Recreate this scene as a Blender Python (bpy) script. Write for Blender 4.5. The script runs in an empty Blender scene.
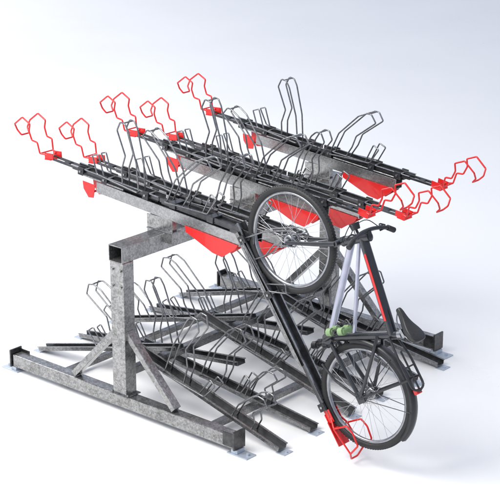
import bpy, math, random, bmesh
from mathutils import Vector, Matrix
random.seed(4)
scene=bpy.context.scene
COL=scene.collection

# ------------------------------------------------ materials
def newmat(name):
    m=bpy.data.materials.new(name); m.use_nodes=True
    nt=m.node_tree; b=nt.nodes['Principled BSDF']
    return m,nt,b
def noise_mat(name,c1,c2,scale,metal,r1,r2,bump=0.0,kind='noise',coat=0.0,spec=0.5):
    m,nt,b=newmat(name)
    tc=nt.nodes.new('ShaderNodeTexCoord')
    if kind=='voronoi':
        t=nt.nodes.new('ShaderNodeTexVoronoi'); t.inputs['Scale'].default_value=scale
        sep=nt.nodes.new('ShaderNodeSeparateColor')
        nt.links.new(t.outputs['Color'],sep.inputs[0]); fac=sep.outputs[0]
        n2=nt.nodes.new('ShaderNodeTexNoise'); n2.inputs['Scale'].default_value=16; n2.inputs['Detail'].default_value=8
        nt.links.new(tc.outputs['Object'],n2.inputs['Vector'])
        ad=nt.nodes.new('ShaderNodeMath'); ad.operation='MULTIPLY_ADD'; ad.inputs[1].default_value=0.38
        nt.links.new(fac,ad.inputs[0])
        mm=nt.nodes.new('ShaderNodeMath'); mm.operation='MULTIPLY'; mm.inputs[1].default_value=0.62
        nt.links.new(n2.outputs['Fac'],mm.inputs[0]); nt.links.new(mm.outputs[0],ad.inputs[2]); fac=ad.outputs[0]
    else:
        t=nt.nodes.new('ShaderNodeTexNoise'); t.inputs['Scale'].default_value=scale; t.inputs['Detail'].default_value=6
        fac=t.outputs['Fac']
    nt.links.new(tc.outputs['Object'],t.inputs['Vector'])
    cr=nt.nodes.new('ShaderNodeValToRGB')
    cr.color_ramp.elements[0].position=0.22; cr.color_ramp.elements[1].position=0.78
    cr.color_ramp.elements[0].color=(*c1,1); cr.color_ramp.elements[1].color=(*c2,1)
    nt.links.new(fac,cr.inputs[0]); nt.links.new(cr.outputs[0],b.inputs['Base Color'])
    mr=nt.nodes.new('ShaderNodeMapRange'); mr.inputs['To Min'].default_value=r1; mr.inputs['To Max'].default_value=r2
    nt.links.new(fac,mr.inputs['Value']); nt.links.new(mr.outputs[0],b.inputs['Roughness'])
    b.inputs['Metallic'].default_value=metal
    b.inputs['Specular IOR Level'].default_value=spec
    b.inputs['Coat Weight'].default_value=coat
    if bump>0:
        bp=nt.nodes.new('ShaderNodeBump'); bp.inputs['Strength'].default_value=bump; bp.inputs['Distance'].default_value=0.002
        nt.links.new(fac,bp.inputs['Height']); nt.links.new(bp.outputs[0],b.inputs['Normal'])
    return m
GALV=noise_mat('galvanised_steel',(0.165,0.163,0.16),(0.44,0.437,0.432),95,0.85,0.17,0.30,0.03,'voronoi')
GALV2=noise_mat('galvanised_channel',(0.25,0.25,0.25),(0.43,0.43,0.43),95,0.85,0.2,0.32,0.02,'voronoi')
GALV3=noise_mat('dark_galvanised_channel',(0.14,0.14,0.14),(0.31,0.31,0.31),95,0.85,0.2,0.32,0.02,'voronoi')  # same pattern as the galvanised channel, in darker greys
BLACK=noise_mat('black_powder_coat',(0.016,0.017,0.019),(0.035,0.036,0.04),30,0.1,0.28,0.45,0.05)
DARKST=noise_mat('dark_steel',(0.05,0.05,0.052),(0.12,0.12,0.122),35,0.8,0.2,0.36,0.04)
TRAYG=noise_mat('graphite_tray_steel',(0.05,0.051,0.054),(0.11,0.112,0.117),28,0.75,0.18,0.32,0.04)
WIRE=noise_mat('grey_wire',(0.16,0.162,0.166),(0.28,0.283,0.29),40,0.85,0.2,0.34)
RED=noise_mat('red_paint',(0.58,0.008,0.008),(0.72,0.014,0.012),18,0.0,0.28,0.4,coat=0.3)
RUB=noise_mat('tyre_rubber',(0.010,0.010,0.010),(0.022,0.022,0.023),60,0.0,0.5,0.7,0.2)
RIM=noise_mat('brushed_alloy',(0.24,0.245,0.26),(0.40,0.41,0.43),50,0.95,0.25,0.38)
SPK=noise_mat('stainless_spoke',(0.45,0.45,0.47),(0.6,0.6,0.62),50,0.9,0.25,0.38)
FRAMEB=noise_mat('graphite_frame_paint',(0.016,0.018,0.022),(0.03,0.032,0.037),12,0.3,0.22,0.32,coat=0.5)
SILV=noise_mat('pale_silver_paint',(0.36,0.37,0.46),(0.47,0.48,0.58),14,0.5,0.25,0.36,coat=0.4)
GREEN=noise_mat('pale_green_rubber',(0.16,0.27,0.11),(0.26,0.39,0.19),30,0.0,0.4,0.6)
PLATE=noise_mat('zinc_foot_plate',(0.40,0.45,0.52),(0.52,0.57,0.64),40,0.5,0.35,0.5)
SADM=noise_mat('saddle_vinyl',(0.014,0.014,0.015),(0.03,0.03,0.031),90,0.0,0.35,0.5,0.2)

# ------------------------------------------------ mesh builder
class MB:
    def __init__(s): s.v=[]; s.f=[]; s.m=[]; s.sm=[]
    def add(s,vs,fs,mi=0,smooth=False):
        o=len(s.v); s.v+= [tuple(v) for v in vs]
        for k,f in enumerate(fs):
            s.f.append([i+o for i in f]); s.m.append(mi[k] if isinstance(mi,list) else mi); s.sm.append(smooth)
    def box(s,x0,x1,y0,y1,z0,z1,mi=0,M=None):
        vs=[Vector((x,y,z)) for x in (x0,x1) for y in (y0,y1) for z in (z0,z1)]
        if M: vs=[M@v for v in vs]
        s.add(vs,[(0,1,3,2),(4,6,7,5),(0,4,5,1),(2,3,7,6),(0,2,6,4),(1,5,7,3)],mi)
    def extrude(s,prof,p0,p1,side,up,mi=0,lips=None):
        p0,p1,side,up=map(Vector,(p0,p1,side,up)); n=len(prof)
        vs=[p0+side*a+up*b for a,b in prof]+[p1+side*a+up*b for a,b in prof]
        fs=[(i,(i+1)%n,(i+1)%n+n,i+n) for i in range(n)]
        ml=[(lips[1] if lips and i in lips[0] else mi) for i in range(n)]+[mi,mi]
        fs+= [tuple(range(n))[::-1],tuple(range(n,2*n))]
        s.add(vs,fs,ml)
    def hollow(s,p0,p1,side,up,w,h,t,mi=0):
        p0,p1,side,up=map(Vector,(p0,p1,side,up))
        o=[(-w/2,-h/2),(w/2,-h/2),(w/2,h/2),(-w/2,h/2)]
        i_=[(a-math.copysign(t,a),b-math.copysign(t,b)) for a,b in o]
        vs=[]
        for p in (p0,p1):
            for pr in (o,i_): vs+=[p+side*a+up*b for a,b in pr]
        fs=[]
        for k in range(4):
            j=(k+1)%4
            fs+=[(k,j,j+8,k+8),(k+4,k+12,j+12,j+4),(k,k+4,j+4,j),(k+8,j+8,j+12,k+12)]
        s.add(vs,fs,mi)
    def tube(s,pts,r,mi=0,fil=0.0,n=8,closed=False,r2=None):
        P=[Vector(p) for p in pts]
        if fil>0:
            Q=[]; N=len(P)
            for i,p in enumerate(P):
                if not closed and i in (0,N-1): Q.append(p); continue
                a=P[i-1]; b=P[(i+1)%N]
                da=min(fil,(a-p).length*0.45); db=min(fil,(b-p).length*0.45)
                A=p+(a-p).normalized()*da; B=p+(b-p).normalized()*db
                for k in range(5):
                    t=k/4; Q.append(A*(1-t)**2+p*2*t*(1-t)+B*t*t)
            P=Q
        N=len(P); T=[]
        for i in range(N):
            a=P[i-1] if (i>0 or closed) else P[i]
            b=P[(i+1)%N] if (i<N-1 or closed) else P[i]
            T.append((b-a).normalized())
        ref=Vector((0,0,1)) if abs(T[0].z)<0.9 else Vector((1,0,0))
        u=T[0].cross(ref).normalized(); vs=[]
        for i in range(N):
            u=(u-T[i]*u.dot(T[i])).normalized(); w=T[i].cross(u)
            rr=r if r2 is None else r+(r2-r)*i/(N-1)
            for k in range(n):
                a=2*math.pi*k/n; vs.append(P[i]+u*math.cos(a)*rr+w*math.sin(a)*rr)
        fs=[]
        for i in range(N if closed else N-1):
            j=(i+1)%N
            for k in range(n):
                l=(k+1)%n; fs.append((i*n+k,i*n+l,j*n+l,j*n+k))
        s.add(vs,fs,mi,True)
        if not closed:
            s.add([vs[k] for k in range(n)],[tuple(range(n))[::-1]],mi)
            s.add([vs[(N-1)*n+k] for k in range(n)],[tuple(range(n))],mi)
    def ring(s,c,R,prof,mi=0,seg=72,a0=0,a1=2*math.pi):
        full=abs(a1-a0-2*math.pi)<1e-6; n=len(prof); vs=[]; S=seg if full else seg+1
        for i in range(S):
            a=a0+(a1-a0)*i/seg
            for dr,y in prof: vs.append((c[0]+(R+dr)*math.cos(a),c[1]+y,c[2]+(R+dr)*math.sin(a)))
        fs=[]
        for i in range(seg):
            j=(i+1)%S
            for k in range(n):
                l=(k+1)%n; fs.append((i*n+k,i*n+l,j*n+l,j*n+k))
        s.add(vs,fs,mi,True)
        if not full:
            s.add(vs[:n],[tuple(range(n))],mi); s.add(vs[-n:],[tuple(range(n))],mi)
    def mesh(s,name,mats):
        me=bpy.data.meshes.new(name); me.from_pydata(s.v,[],s.f)
        for m in mats: me.materials.append(m)
        for p,mi,sm in zip(me.polygons,s.m,s.sm): p.material_index=mi; p.use_smooth=sm
        me.update()
        bm=bmesh.new(); bm.from_mesh(me); bmesh.ops.recalc_face_normals(bm,faces=bm.faces); bm.to_mesh(me); bm.free()
        return me
def obj(name,me,parent=None,M=None,bevel=0,**kw):
    o=bpy.data.objects.new(name,me); COL.objects.link(o)
    if parent: o.parent=parent
    if M is not None: o.matrix_local=M
    if bevel:
        b=o.modifiers.new('bevel','BEVEL'); b.width=bevel; b.segments=2 if bevel<0.01 else 5; b.limit_method='ANGLE'; b.angle_limit=math.radians(40)
    for k,v in kw.items(): o[k]=v
    return o
T=Matrix.Translation
def frame(o,x,y,z):
    return Matrix(((x[0],y[0],z[0],o[0]),(x[1],y[1],z[1],o[1]),(x[2],y[2],z[2],o[2]),(0,0,0,1)))

# ------------------------------------------------ ground
g=MB(); g.add([(-60,-60,0),(60,-60,0),(60,60,0),(-60,60,0)],[(0,1,2,3)])
GM=noise_mat('white_studio_floor',(0.81,0.81,0.815),(0.84,0.84,0.84),0.8,0.0,0.25,0.32,spec=0.4)
obj('ground',g.mesh('ground',[GM]),kind='structure')

# ------------------------------------------------ rack
rack=bpy.data.objects.new('bicycle_rack',None); COL.objects.link(rack)
rack['label']='two-tier galvanised steel bicycle rack with dark trays and red handles'
rack['category']='bike rack'
D=2.10
X,Y,Z=(1,0,0),(0,1,0),(0,0,1)
WL,WR=1.05,0.975
m=MB(); m.hollow((0,0,0.13),(0,0,1.02),X,Y,0.115,0.095,0.006)
m.box(-0.08,0.08,-0.065,0.065,0.1225,0.131)
for sx in(-1,1):
    for zz in (0.86,0.97): m.tube([(sx*0.035,-0.046,zz),(sx*0.035,-0.058,zz)],0.011,n=6)
    m.tube([(sx*0.068,-0.045,0.13),(sx*0.068,-0.045,0.142)],0.009,n=6)
post_me=m.mesh('post',[GALV])
m=MB(); m.hollow((-WL+0.02,0,0.08),(WR-0.02,0,0.08),Y,Z,0.08,0.085,0.006)
base_me=m.mesh('base_beam',[GALV])
m=MB()
m.box(-0.075,0.085,-0.045,0.045,0.0,0.008); m.box(-0.05,0.0,-0.035,0.035,0.008,0.033)
m.tube([(0.055,0.0,0.008),(0.055,0.0,0.024)],0.010,n=6)
plate_me=m.mesh('foot_plate',[PLATE])
m=MB()
bd=Vector((0.42,0,-0.4265)).normalized(); bu=(-bd.z,0,bd.x)
m.extrude([(-0.029,-0.022),(0.029,-0.022),(0.029,0.022),(-0.029,0.022)],(0.045,0,0.55),(0.45,0,0.138),Y,bu)
brace_me=m.mesh('diagonal_brace',[GALV])
m=MB()
m.box(-0.006,0.006,-0.052,0.052,0.033,0.155)
m.box(-0.09,-0.006,-0.049,-0.042,0.05,0.14)
end_me=m.mesh('end_bracket',[DARKST])
for y in (0,D):
    obj('post',post_me,rack,T((0,y,0)),0.004)
    obj('base_beam',base_me,rack,T((0,y,0)),0.004)
    for s,W_ in ((1,WR),(-1,WL)):
        R=Matrix.Rotation(0 if s==1 else math.pi,4,'Z')
        obj('foot_plate',plate_me,rack,T((s*(W_+0.01),y,0))@R,0.002)
        obj('diagonal_brace',brace_me,rack,T((0,y,0))@R,0.003)
        obj('end_bracket',end_me,rack,T((s*(W_-0.005),y,0))@R,0.002)
m=MB(); m.hollow((0,-0.055,1.075),(0,D+0.055,1.075),X,Z,0.118,0.107,0.006)
m.box(-0.0525,0.0525,0.06,0.064,1.028,1.122,1)  # black sheet inside the tube, paints the shade in its open end
obj('longitudinal_beam',m.mesh('longitudinal_beam',[GALV,BLACK]),rack,None,0.004)
m=MB(); m.hollow((0,0.05,0.26),(0,D-0.05,0.26),X,Z,0.05,0.05,0.005)
obj('lower_beam',m.mesh('lower_beam',[GALV3]),rack,None,0.003)
m=MB(); m.hollow((0,0.05,0.055),(0,D-0.05,0.055),X,Z,0.045,0.04,0.004)
lb=m.mesh('floor_rail',[GALV3])
for x in(-0.66,0.66): obj('floor_rail',lb,rack,T((x,0,0)),0.003)

def plates(m):
    m.box(-0.05,0.01,-0.045,0.045,-0.022,-0.016); m.box(-0.07,0.01,0.036,0.041,-0.016,0.025); m.box(-0.07,0.01,-0.041,-0.036,-0.016,0.025)
def handle_mesh():
    m=MB()
    side=[(-0.02,0.03,0.01),(0.035,0.06,0.02),(0.045,0.066,0.095),(0.095,0.068,0.105),(0.115,0.07,0.165),(0.10,0.07,0.215),(0.17,0.07,0.255),(0.255,0.068,0.20)]
    m.tube(side,0.006,0,0.009,8); m.tube([(a,-b,c) for a,b,c in side],0.006,0,0.009,8)
    m.tube([(0.255,0.068,0.20),(0.262,0.045,0.155),(0.235,0.035,0.12),(0.235,-0.035,0.12),(0.262,-0.045,0.155),(0.255,-0.068,0.20)],0.006,0,0.009,8)
    m.tube([(0.035,0.06,0.02),(0.035,-0.06,0.02)],0.005,0,0,8)
    plates(m)
    return m.mesh('tray_handle',[RED])
handle_me=handle_mesh()
m=MB()
side=[(-0.02,0.035,0.01),(0.05,0.065,0.02),(0.065,0.07,0.13),(0.12,0.07,0.15),(0.20,0.068,0.14),(0.225,0.06,0.05)]
m.tube(side,0.006,0,0.010,8); m.tube([(a,-b,c) for a,b,c in side],0.006,0,0.010,8)
m.tube([(0.225,0.06,0.05),(0.255,0.03,0.01),(0.255,-0.03,0.01),(0.225,-0.06,0.05)],0.006,0,0.01,8)
m.tube([(0.05,0.065,0.02),(0.05,-0.065,0.02)],0.0055); m.tube([(0.05,0.065,0.02),(0.225,0.06,0.05)],0.0055); m.tube([(0.05,-0.065,0.02),(0.225,-0.06,0.05)],0.0055)
m.box(0.0,0.16,-0.05,0.05,-0.022,-0.016); plates(m)
handle_low=m.mesh('tray_handle',[RED])
def holder_mesh(h=0.40,lean=1.0,front=True,wd=1.0):
    m=MB(); L=lean
    for s in (-1,1):
        pl=[(0.0,s*0.03,0.0),(0.05*L,s*0.034,h*0.45),(0.17*L,s*0.042,h*0.90),(0.22*L,s*0.044,h*0.995),(0.22*L+0.035*wd,s*0.044,h),(0.24*L+0.048*wd,s*0.042,h*0.86),(0.13*L+0.04*wd,s*0.036,h*0.5),(0.06*L+0.10*wd,s*0.034,h*0.27),(0.12*wd,s*0.03,0.0)]
        m.tube(pl,0.0054,0,0.009,8)
    m.tube([(0.22*L+0.016*wd,-0.044,h*0.995),(0.22*L+0.016*wd,0.044,h*0.995)],0.005)
    if front:
        for s in(-1,1):
            m.tube([(0.0,s*0.03,0.005),(0.0,s*0.05,0.005),(0.36,s*0.05,0.03),(0.42,s*0.04,0.14),(0.37,s*0.035,0.16),(0.31,s*0.035,0.02)],0.005,0,0.010)
    return m.mesh('wheel_holder',[WIRE])
holder_me=holder_mesh(0.37,1.35,True,1.1); holder_me2=holder_mesh(0.40,0.8,True,1.2); holder_up=holder_mesh(0.43,0.6,True,1.2); holder_up2=holder_mesh(0.37,1.3,True,1.1)
holder_lo=holder_mesh(0.50,0.6,True,1.4); holder_lo2=holder_mesh(0.46,1.2,True,1.4); holder_sm=holder_mesh(0.27,0.8,False,1.4)
def tray_mesh(L,name='upper_tray',rods=0.24):
    m=MB(); w=0.034; t=0.003; h=0.026; Lc=L-rods
    prof=[(-w,0),(w,0),(w,h),(w+0.010,h),(w+0.010,h+t),(w-t,h+t),(w-t,t),(-w+t,t),(-w+t,h+t),(-w-0.010,h+t),(-w-0.010,h),(-w,h)]
    m.extrude(prof,(0,0,0),(Lc,0,0),Y,Z,0,((2,3,4,8,9,10),1))
    if rods:
        for s in(-1,1): m.box(Lc-0.08,L,s*0.025-0.006,s*0.025+0.006,0.005,0.020,0)
        m.box(Lc+0.06,Lc+0.10,-0.019,0.019,0.006,0.018,2)
    m.box(0.02,Lc-0.06,-0.018,0.018,-0.020,-0.002,2)
    for x in (0.08,0.45,Lc-0.12):
        m.box(x,x+0.05,-0.052,-0.040,-0.014,0.036,2); m.box(x,x+0.05,0.040,0.052,-0.014,0.036,2)
        m.tube([(x+0.025,-0.060,0.012),(x+0.025,0.060,0.012)],0.008,1,n=10)
    m.tube([(0.15,-0.046,-0.008),(0.68,-0.046,-0.008)],0.006,1); m.tube([(0.3,0.046,-0.008),(0.7,0.046,-0.008)],0.006,1)
    return m.mesh(name,[TRAYG,GALV2,BLACK])
XL=1.03
tray_me=tray_mesh(XL)
def wedge(P):
    m=MB(); n=len(P)
    for s in(-1,1):
        a=s*0.0445;b=s*0.0485
        vs=[(x,a,z) for x,z in P]+[(x,b,z) for x,z in P]
        m.add(vs,[tuple(range(n)),tuple(range(n,2*n))[::-1]]+[(i,(i+1)%n,(i+1)%n+n,i+n) for i in range(n)])
    m.box(P[-1][0]+0.01,P[2][0]-0.06,-0.0445,0.0445,P[-1][1]+0.03,P[-1][1]+0.034)
    return m.mesh('support_bracket',[RED])
wedge_R=wedge([(0.24,0.008),(0.68,0.008),(0.66,-0.025),(0.56,-0.105),(0.48,-0.100),(0.25,-0.030)])
wedge_L=wedge([(0.565,0.05),(0.68,0.05),(0.67,0.0),(0.62,-0.05),(0.575,-0.04)])
m=MB()
w=0.04;t=0.005;h=0.075
m.extrude([(-w,0),(w,0),(w,h),(w-t,h),(w-t,t),(-w+t,t),(-w+t,h),(-w,h)],(-0.56,0,0),(0.69,0,0),Y,Z)
chan_me=m.mesh('fixed_channel',[GALV2])
ZH,ZL=1.325,1.215
TILT=0.082
y0,sp=0.38,0.40
lanes=[(y0,ZH),(y0+sp,ZL),(y0+2*sp,ZH),(y0+3*sp,ZL),(y0+4*sp,ZH)]
Rpi=Matrix.Rotation(math.pi,4,'Z'); RT=Matrix.Rotation(TILT,4,'Y')
m=MB(); z0=1.129
m.box(-0.11,0.11,-0.036,-0.031,z0-0.07,ZH-0.10); m.box(-0.09,-0.04,-0.03,0.03,z0+0.006,ZH-0.10); m.box(0.04,0.09,-0.03,0.03,z0+0.006,ZH-0.105)
m.box(-0.11,0.11,-0.045,0.045,z0,z0+0.006)
rm=m.mesh('channel_riser',[GALV])
for i,(y,z) in enumerate(lanes):
    C=T((0,y,z))@RT
    if z==ZH: obj('channel_riser',rm,rack,T((0,y,0)),0.002)
    ch=obj('fixed_channel',chan_me,rack,C@T((0,0,-0.098)),0.002)
    obj('support_bracket',wedge_R,ch,None); obj('support_bracket',wedge_L,ch,Rpi)
    for s in (1,-1):
        if i==0 and s==1: continue
        sh=-0.03 if s==1 else 0.0
        t_=obj('upper_tray',tray_me,rack,C@(T((0.035+sh,0,0)) if s==1 else T((-0.005,0,0))@Rpi),0.0012)
        if not (i==1 and s==1):
            obj('tray_handle',handle_me,t_,T((XL+0.01,0,0.02))@Matrix.Rotation(math.radians(4 if s==1 else 8),4,'Y'))
        hm=(holder_me if i%2==0 else holder_me2) if s==1 else (holder_up if i%2==0 else holder_up2)
        obj('wheel_holder',hm,t_,T((0.10 if s==1 else 0.18,0,0.004)))
# lowered tray
RW=0.335
rear=Vector((1.655,0.36,0.46)); front=Vector((1.075,0.36,1.30))
xa=(rear-front).normalized(); WB=(rear-front).length; za=Vector((-xa.z,0,xa.x))
cont=front-za*RW
Lq=1.32
M=frame(cont-xa*0.25-za*0.004,xa,(0,1,0),za)
t_=obj('lowered_tray',tray_mesh(Lq,'lowered_tray',0.0),rack,M,0.0012,label='dark tray tilted down to the floor under the bicycle')
obj('tray_handle',handle_low,t_,T((Lq,0,0.02)),label='red wire cradle under the tyre')
obj('wheel_holder',holder_up,t_,T((0.10,0,0.006)))
m=MB(); m.extrude([(-0.047,0),(0.047,0),(0.047,0.030),(0.043,0.030),(0.043,0.004),(-0.043,0.004),(-0.043,0.030),(-0.047,0.030)],(0.05,0,-0.024),(0.95,0,-0.024),Y,Z)
obj('tray_cover',m.mesh('tray_cover',[GALV3]),t_)
C=T((0,y0,ZH))@RT
m=MB(); m.box(0.01,0.66,-0.026,0.026,-0.018,0.012); m.box(0.60,0.80,-0.038,-0.032,-0.05,0.02); m.box(0.60,0.80,0.032,0.038,-0.05,0.02)
for s in(-1,1): m.box(0.01,0.70,s*0.036-0.005,s*0.036+0.005,0.0,0.026)
m.box(0.1,0.15,-0.05,0.05,-0.01,0.030); m.box(0.42,0.47,-0.05,0.05,-0.01,0.030)
m.tube([(0.76,-0.050,-0.02),(0.76,0.050,-0.02)],0.014,n=12)
sc=obj('sliding_carriage',m.mesh('sliding_carriage',[TRAYG]),rack,C,0.002)
obj('wheel_holder',holder_me,sc,T((0.06,0,0.01)))

# lower trays
def lower_tray(zi,L):
    m=MB()
    a=Vector((0.0,0,zi)); b=Vector((L,0,0.012)); d=(b-a).normalized(); up=Vector((-d.z,0,d.x))
    w=0.038;t=0.004;h=0.028
    prof=[(-w,0),(w,0),(w,h),(w+0.012,h),(w+0.012,h+t),(w-t,h+t),(w-t,t),(-w+t,t),(-w+t,h+t),(-w-0.012,h+t),(-w-0.012,h),(-w,h)]
    m.extrude(prof,a,b,Y,up,1,((5,6,7),0))
    return m.mesh('lower_tray',[TRAYG,GALV3]),d,up,a,L
lt=[lower_tray(0.36,1.32),lower_tray(0.20,1.50)]
m=MB(); m.box(-0.03,0.04,-0.042,0.042,0,0.005); m.tube([(0.022,0,0.005),(0.022,0,0.013)],0.008,n=6)
tip_me=m.mesh('tray_foot',[PLATE])
for i in range(8):
    for s in (1,-1):
        y=0.19+i*(0.345 if s==1 else 0.36)+(0 if s==1 else 0.15)
        if y>D-0.05: continue
        me,d,up,a,L=lt[i%2]
        x0=-0.17 if i%2==0 else -0.38
        M=T((s*x0,y,0))@(Matrix.Identity(4) if s==1 else Rpi)
        o=obj('lower_tray',me,rack,M,0.0012)
        obj('wheel_holder',holder_lo if (i+(s>0))%2 else holder_lo2,o,frame(a+d*(0.38 if i%2==0 else 0.58)+up*0.006,d,(0,1,0),up))
        if (i+(s<0))%3==0 or i==1: obj('wheel_holder',holder_sm,o,frame(a+d*0.96+up*0.006,d,(0,1,0),up))
        obj('tray_foot',tip_me,o,T((L+0.015,0,0)),0.001)

# ------------------------------------------------ bicycle
bike=bpy.data.objects.new('bicycle',None); COL.objects.link(bike)
bike['label']='dark city bicycle with silver down tube on the lowered tray'; bike['category']='bicycle'
RC=cont+xa*WB
bike.matrix_world=frame(RC,tuple(-xa),(0,-1,0),za)
def wheel(cx):
    m=MB(); m.tube([(0,-0.05,0),(0,0.05,0)],0.018,n=14); m.ring((0,0.032,0),0.020,[(0,-0.004),(0.018,-0.003),(0.018,0.003),(0,0.004)],seg=24)
    m.ring((0,-0.032,0),0.020,[(0,-0.004),(0.018,-0.003),(0.018,0.003),(0,0.004)],seg=24); m.tube([(0,-0.068,0),(0,0.068,0)],0.007)
    hub=obj('wheel',m.mesh('hub',[RIM]),bike,T((cx,0,RW)))
    m=MB(); prof=[(0.022*math.cos(a),0.0225*math.sin(a)) for a in [2*math.pi*k/14 for k in range(14)]]
    m.ring((0,0,0),RW-0.022,prof,seg=96)
    for k in range(110):
        a=2*math.pi*k/110; c,s_=math.cos(a),math.sin(a)
        for sg in(-1,1):
            F=frame((c*(RW-0.003),sg*0.010,s_*(RW-0.003)),(-s_,0.35*sg,c),(0,1,0),(c,0,s_))
            m.box(-0.005,0.005,-0.0045,0.0045,-0.002,0.001,0,F)
    obj('tyre',m.mesh('tyre',[RUB]),hub)
    m=MB(); m.ring((0,0,0),RW-0.05,[(0.010,-0.013),(0.012,0.0),(0.010,0.013),(-0.004,0.011),(-0.009,0.0),(-0.004,-0.011)],seg=96)
    obj('rim',m.mesh('rim',[RIM]),hub)
    m=MB()
    for k in range(32):
        a=2*math.pi*k/32; sg=1 if k%2 else -1; b=a+(1 if (k//2)%2 else -1)*1.15
        m.tube([(0.036*math.cos(b),sg*0.032,0.036*math.sin(b)),((RW-0.056)*math.cos(a),sg*0.003,(RW-0.056)*math.sin(a))],0.0012,n=5)
    obj('spokes',m.mesh('spokes',[SPK]),hub)
    return hub
h1=wheel(0); h2=wheel(WB)
BBx,BBz=0.40,0.28
ST=(0.235,0,0.78); HT=(0.815,0,0.87); HB=(0.855,0,0.72)
def lerp(a,b,t): return tuple(a[i]+(b[i]-a[i])*t for i in range(3))
m=MB()
m.tube([(BBx,0,BBz),ST],0.026,0,n=14)
m.tube([(HB[0]+0.005,0,HB[2]-0.02),(HT[0]-0.003,0,HT[2]+0.02)],0.028,0,n=16)
TA,TB=(0.822,0,0.840),(0.257,0,0.725)
m.tube([TA,TB],0.029,0,n=14)
m.tube([(BBx,-0.042,BBz),(BBx,0.042,BBz)],0.034,0,n=18)
for s in(-1,1):
    m.tube([(BBx-0.02,s*0.025,BBz),(0.28,s*0.045,0.30),(0.0,s*0.062,RW)],0.013,0,0.05,10)
    m.tube([(0.29,s*0.022,0.635),(0.21,s*0.045,0.57),(0.0,s*0.062,RW)],0.011,0,0.05,10)
m.box(-0.03,0.04,-0.068,-0.060,RW-0.025,RW+0.03); m.box(-0.03,0.04,0.060,0.068,RW-0.025,RW+0.03)
obj('frame',m.mesh('frame',[FRAMEB]),bike)
m=MB(); m.tube([(BBx+0.02,0,BBz+0.015),(0.845,0,0.76)],0.022,0,n=16)
m.tube([(0.345,0.0,0.45),(0.815,0,0.80)],0.012,0,n=10)
obj('down_tube',m.mesh('down_tube',[SILV]),bike,label='pale silver down tube')
m=MB(); mid=lerp(TA,TB,0.5); dv=(Vector(TA)-Vector(TB)).normalized(); du=Vector((-dv.z,0,dv.x))
for s in(-1,1): m.box(-0.20,0.20,s*0.0297-0.0012,s*0.0297+0.0012,-0.008,0.008,0,frame(mid,dv,(0,1,0),du))
obj('red_stripe',m.mesh('red_stripe',[RED]),bike)
m=MB()
m.tube([(HB[0]+0.006,0,HB[2]-0.03),(HB[0]+0.004,0,HB[2]-0.005)],0.030,n=14)
m.tube([(HB[0]+0.012,-0.06,HB[2]-0.045),(HB[0]+0.012,0.06,HB[2]-0.045)],0.019,n=14)
for s in(-1,1): m.tube([(HB[0]+0.012,s*0.052,HB[2]-0.045),(0.93,s*0.056,0.52),(WB-0.005,s*0.058,RW)],0.016,0,0.12,12,r2=0.011)
obj('fork',m.mesh('fork',[FRAMEB]),bike)
m=MB()
m.tube([(0.81,0,0.875),(0.805,0,0.885),(0.845,0,0.895)],0.018,0,0.015,12)
m.tube([(0.80,0.205,0.895),(0.825,0.16,0.903),(0.85,0.06,0.895),(0.85,-0.06,0.895),(0.825,-0.16,0.903),(0.80,-0.205,0.895)],0.012,0,0.05,12)
hb=obj('handlebar',m.mesh('handlebar',[BLACK]),bike)
for s in(-1,1):
    m=MB(); m.tube([(0.823,s*0.162,0.902),(0.796,s*0.215,0.894)],0.0165,n=12); obj('grip',m.mesh('grip',[RUB]),hb)
    m=MB(); m.tube([(0.84,s*0.11,0.895),(0.865,s*0.13,0.885),(0.845,s*0.185,0.875)],0.0045,0,0.02); m.box(0.82,0.85,s*0.12-0.013,s*0.12+0.013,0.885,0.905)
    m.tube([(0.845,s*0.11,0.89),(0.92,s*0.07,0.87),(0.915,s*0.03,0.80),(0.87,s*0.03,0.73)],0.0028,0,0.08,6)
    obj('brake_lever',m.mesh('brake_lever',[BLACK]),hb)
m=MB(); m.tube([(0.885,0,0.82),(0.925,0,0.825)],0.026,n=18,r2=0.032); m.tube([(0.83,0,0.82),(0.885,0,0.82)],0.008)
obj('headlight',m.mesh('headlight',[BLACK]),bike)
SX=(0.225,0,0.815)
m=MB(); m.tube([ST,SX],0.0145,n=12); m.tube([lerp(ST,SX,-0.4),lerp(ST,SX,0.35)],0.028,n=14)
obj('seat_post',m.mesh('seat_post',[RIM]),bike)
m=MB(); secs=[(-0.060,0.030,0.018,0.020),(-0.052,0.055,0.022,0.040),(-0.02,0.070,0.020,0.058),(0.03,0.064,0.008,0.056),(0.075,0.044,-0.002,0.046),(0.12,0.026,-0.004,0.036),(0.16,0.020,-0.004,0.030),(0.19,0.016,-0.008,0.026),(0.20,0.007,-0.014,0.012)]
vs=[];n=16
for x,w_,zt,th in secs:
    for k in range(n):
        a=2*math.pi*k/n; zz=math.sin(a); cc=math.cos(a)
        vs.append(((x-0.07)*0.88,0.9*w_*math.copysign(abs(cc)**0.8,cc),zt+(th*zz if zz<0 else 0.014*zz)))
fs=[(i*n+k,i*n+(k+1)%n,(i+1)*n+(k+1)%n,(i+1)*n+k) for i in range(len(secs)-1) for k in range(n)]
fs+=[tuple(range(n)),tuple(range((len(secs)-1)*n,len(secs)*n))]
m.add(vs,fs,0,True)
sd=obj('saddle',m.mesh('saddle',[SADM]),bike,T((SX[0]+0.04,0,SX[2]+0.050))@Matrix.Rotation(math.radians(4),4,'Y'))
ss=sd.modifiers.new('sub','SUBSURF'); ss.levels=2; ss.render_levels=2
m=MB()
for s in(-1,1): m.tube([(-0.10,s*0.03,-0.015),(-0.04,s*0.022,-0.055),(0.05,s*0.022,-0.055),(0.10,s*0.006,-0.02)],0.0038,0,0.03)
m.box(-0.05,0.0,-0.028,0.028,-0.065,-0.047)
obj('saddle_rail',m.mesh('saddle_rail',[RIM]),sd)
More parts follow.
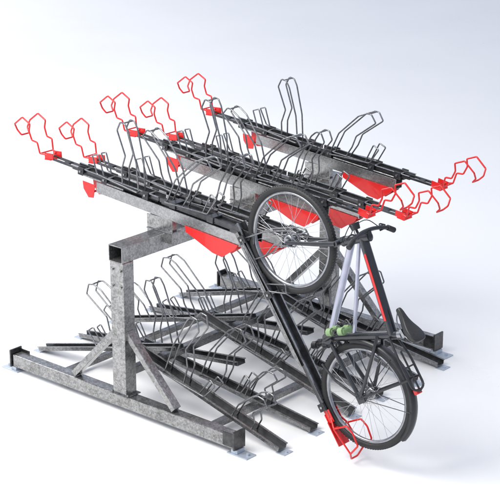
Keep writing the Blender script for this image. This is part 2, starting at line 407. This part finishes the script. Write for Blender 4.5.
m=MB()
m.ring((0,-0.052,0),0.085,[(0.006,-0.0015),(0.006,0.0015),(-0.016,0.0015),(-0.016,-0.0015)],seg=48)
for k in range(5):
    a=k*2*math.pi/5; m.tube([(0,-0.052,0),(0.075*math.cos(a),-0.052,0.075*math.sin(a))],0.007,n=6)
m.tube([(0,-0.07,0),(0,0.07,0)],0.012,n=10)
ck=obj('crankset',m.mesh('crankset',[DARKST]),bike,T((BBx,0,BBz)))
ca=math.radians(86)
for s in(-1,1):
    e=(s*0.165*math.cos(ca),s*0.075,s*0.175*math.sin(ca))
    m=MB(); m.tube([(0,s*0.060,0),(0,s*0.068,0.0),e,(e[0],s*0.16,e[2])],0.010,0,0.006,8)
    obj('crank',m.mesh('crank',[DARKST]),ck)
    e=(e[0],s*0.105,e[2])
    PM=T(e)@Matrix.Rotation(math.radians(-17),4,'Y')
    m=MB()
    for q in(-0.044,0.044):
        m.tube([PM@Vector((0,-0.040,q)),PM@Vector((0,-0.034,q))],0.012,0,0,16,r2=0.023)
        m.tube([PM@Vector((0,-0.034,q)),PM@Vector((0,0.034,q))],0.023,0,0,16)
        m.tube([PM@Vector((0,0.034,q)),PM@Vector((0,0.040,q))],0.023,0,0,16,r2=0.012)
        m.tube([PM@Vector((0,-0.028,q-0.017)),PM@Vector((0,-0.028,q+0.017))],0.024,0,0,12); m.tube([PM@Vector((0,0.028,q-0.017)),PM@Vector((0,0.028,q+0.017))],0.024,0,0,12)
    m.box(-0.011,0.011,-0.030,0.030,-0.03,0.03,1,PM)
    obj('pedal',m.mesh('pedal',[GREEN if s==1 else BLACK,DARKST]),ck,None,0.004,label='pale green pedal' if s==1 else 'black pedal')
m=MB()
for zz,zr in((0.09,0.035),(-0.09,-0.035)): m.tube([(BBx,-0.052,BBz+zz*0.98),(0.0,-0.052,RW+zr)],0.0035,n=6)
m.ring((0,-0.052,RW),0.033,[(0.006,-0.003),(0.006,0.003),(-0.01,0.003),(-0.01,-0.003)],seg=24)
obj('chain',m.mesh('chain',[DARKST]),bike)
def mud(cx,a0,a1):
    m=MB(); prof=[(-0.012,-0.033),(0.008,-0.026),(0.014,0),(0.008,0.026),(-0.012,0.033),(-0.010,0.030),(0.005,0.022),(0.0115,0),(0.005,-0.022),(-0.010,-0.030)]
    m.ring((0,0,0),RW+0.006,prof[::-1],seg=40,a0=math.radians(a0),a1=math.radians(a1))
    for s in(-1,1):
        for a in((a0+a1)/2+38,(a0+a1)/2-20):
            a=math.radians(a); m.tube([(0,s*0.064,0),((RW+0.005)*math.cos(a),s*0.032,(RW+0.005)*math.sin(a))],0.0025,n=5)
    obj('mudguard',m.mesh('mudguard',[BLACK]),bike,T((cx,0,RW)))
mud(0,15,160)
m=MB(); m.tube([(0.02,0.07,RW-0.01),(0.16,0.085,RW-0.10),(0.28,0.09,RW-0.13)],0.008,0,0.03)
obj('kickstand',m.mesh('kickstand',[DARKST]),bike)
m=MB(); m.box(-0.015,0.015,-0.022,0.022,-0.015,0.015)
obj('rear_light',m.mesh('rear_light',[RED]),bike,T((-0.10,0,0.705)),0.004)
m=MB()
for s in(-1,1):
    m.tube([(0.25,s*0.03,0.715),(0.10,s*0.055,0.725),(-0.08,s*0.055,0.725),(-0.10,0,0.725)],0.0075,0,0.03)
    m.tube([(0.0,s*0.068,RW+0.01),(-0.02,s*0.057,0.725)],0.0075)
m.tube([(0.05,-0.055,0.725),(0.05,0.055,0.725)],0.005); m.tube([(0.15,0,0.722),(-0.09,0,0.725)],0.006)
obj('luggage_carrier',m.mesh('luggage_carrier',[BLACK]),bike)

# ------------------------------------------------ camera
p=math.radians(18.77); az=math.radians(130.86)
F=Vector((math.cos(az)*math.cos(p),math.sin(az)*math.cos(p),-math.sin(p)))
cam=bpy.data.cameras.new('camera'); co=bpy.data.objects.new('camera',cam); COL.objects.link(co)
co.location=(7.082,-6.964,4.453); co.rotation_euler=F.to_track_quat('-Z','Y').to_euler()
cam.sensor_width=36; cam.lens=36*1681/500; cam.clip_end=500
scene.camera=co
# ------------------------------------------------ light
w=bpy.data.worlds.new('World'); scene.world=w; w.use_nodes=True
nt=w.node_tree; bg=nt.nodes['Background']
tc=nt.nodes.new('ShaderNodeTexCoord'); sep=nt.nodes.new('ShaderNodeSeparateXYZ'); nt.links.new(tc.outputs['Generated'],sep.inputs[0])
cr=nt.nodes.new('ShaderNodeValToRGB'); nt.links.new(sep.outputs['Z'],cr.inputs[0])
e=cr.color_ramp.elements; e[0].position=0.0; e[0].color=(0.32,0.37,0.48,1); e[1].position=1.0; e[1].color=(0.88,0.93,1.0,1)
x=e.new(0.30); x.color=(0.71,0.79,1.0,1)
nt.links.new(cr.outputs[0],bg.inputs['Color']); bg.inputs['Strength'].default_value=0.80
def area(loc,tgt,size,power,col):
    l=bpy.data.lights.new('softbox','AREA'); l.shape='SQUARE'; l.size=size; l.energy=power; l.color=col
    o=bpy.data.objects.new('softbox',l); COL.objects.link(o); o.location=loc
    o.rotation_euler=(Vector(tgt)-Vector(loc)).to_track_quat('-Z','Y').to_euler(); return o
area((-0.8,-3.6,5.8),(0.8,-0.4,0),4.2,640,(1,0.98,0.94))
area((-7.0,1.5,5.5),(-5.5,2.5,0),4.0,330,(1,0.985,0.95))
area((-15.0,6.0,7.0),(-14.0,7.0,0),5.0,640,(1,0.985,0.96))
scene.view_settings.view_transform='Standard'; scene.view_settings.look='None'; scene.view_settings.exposure=0
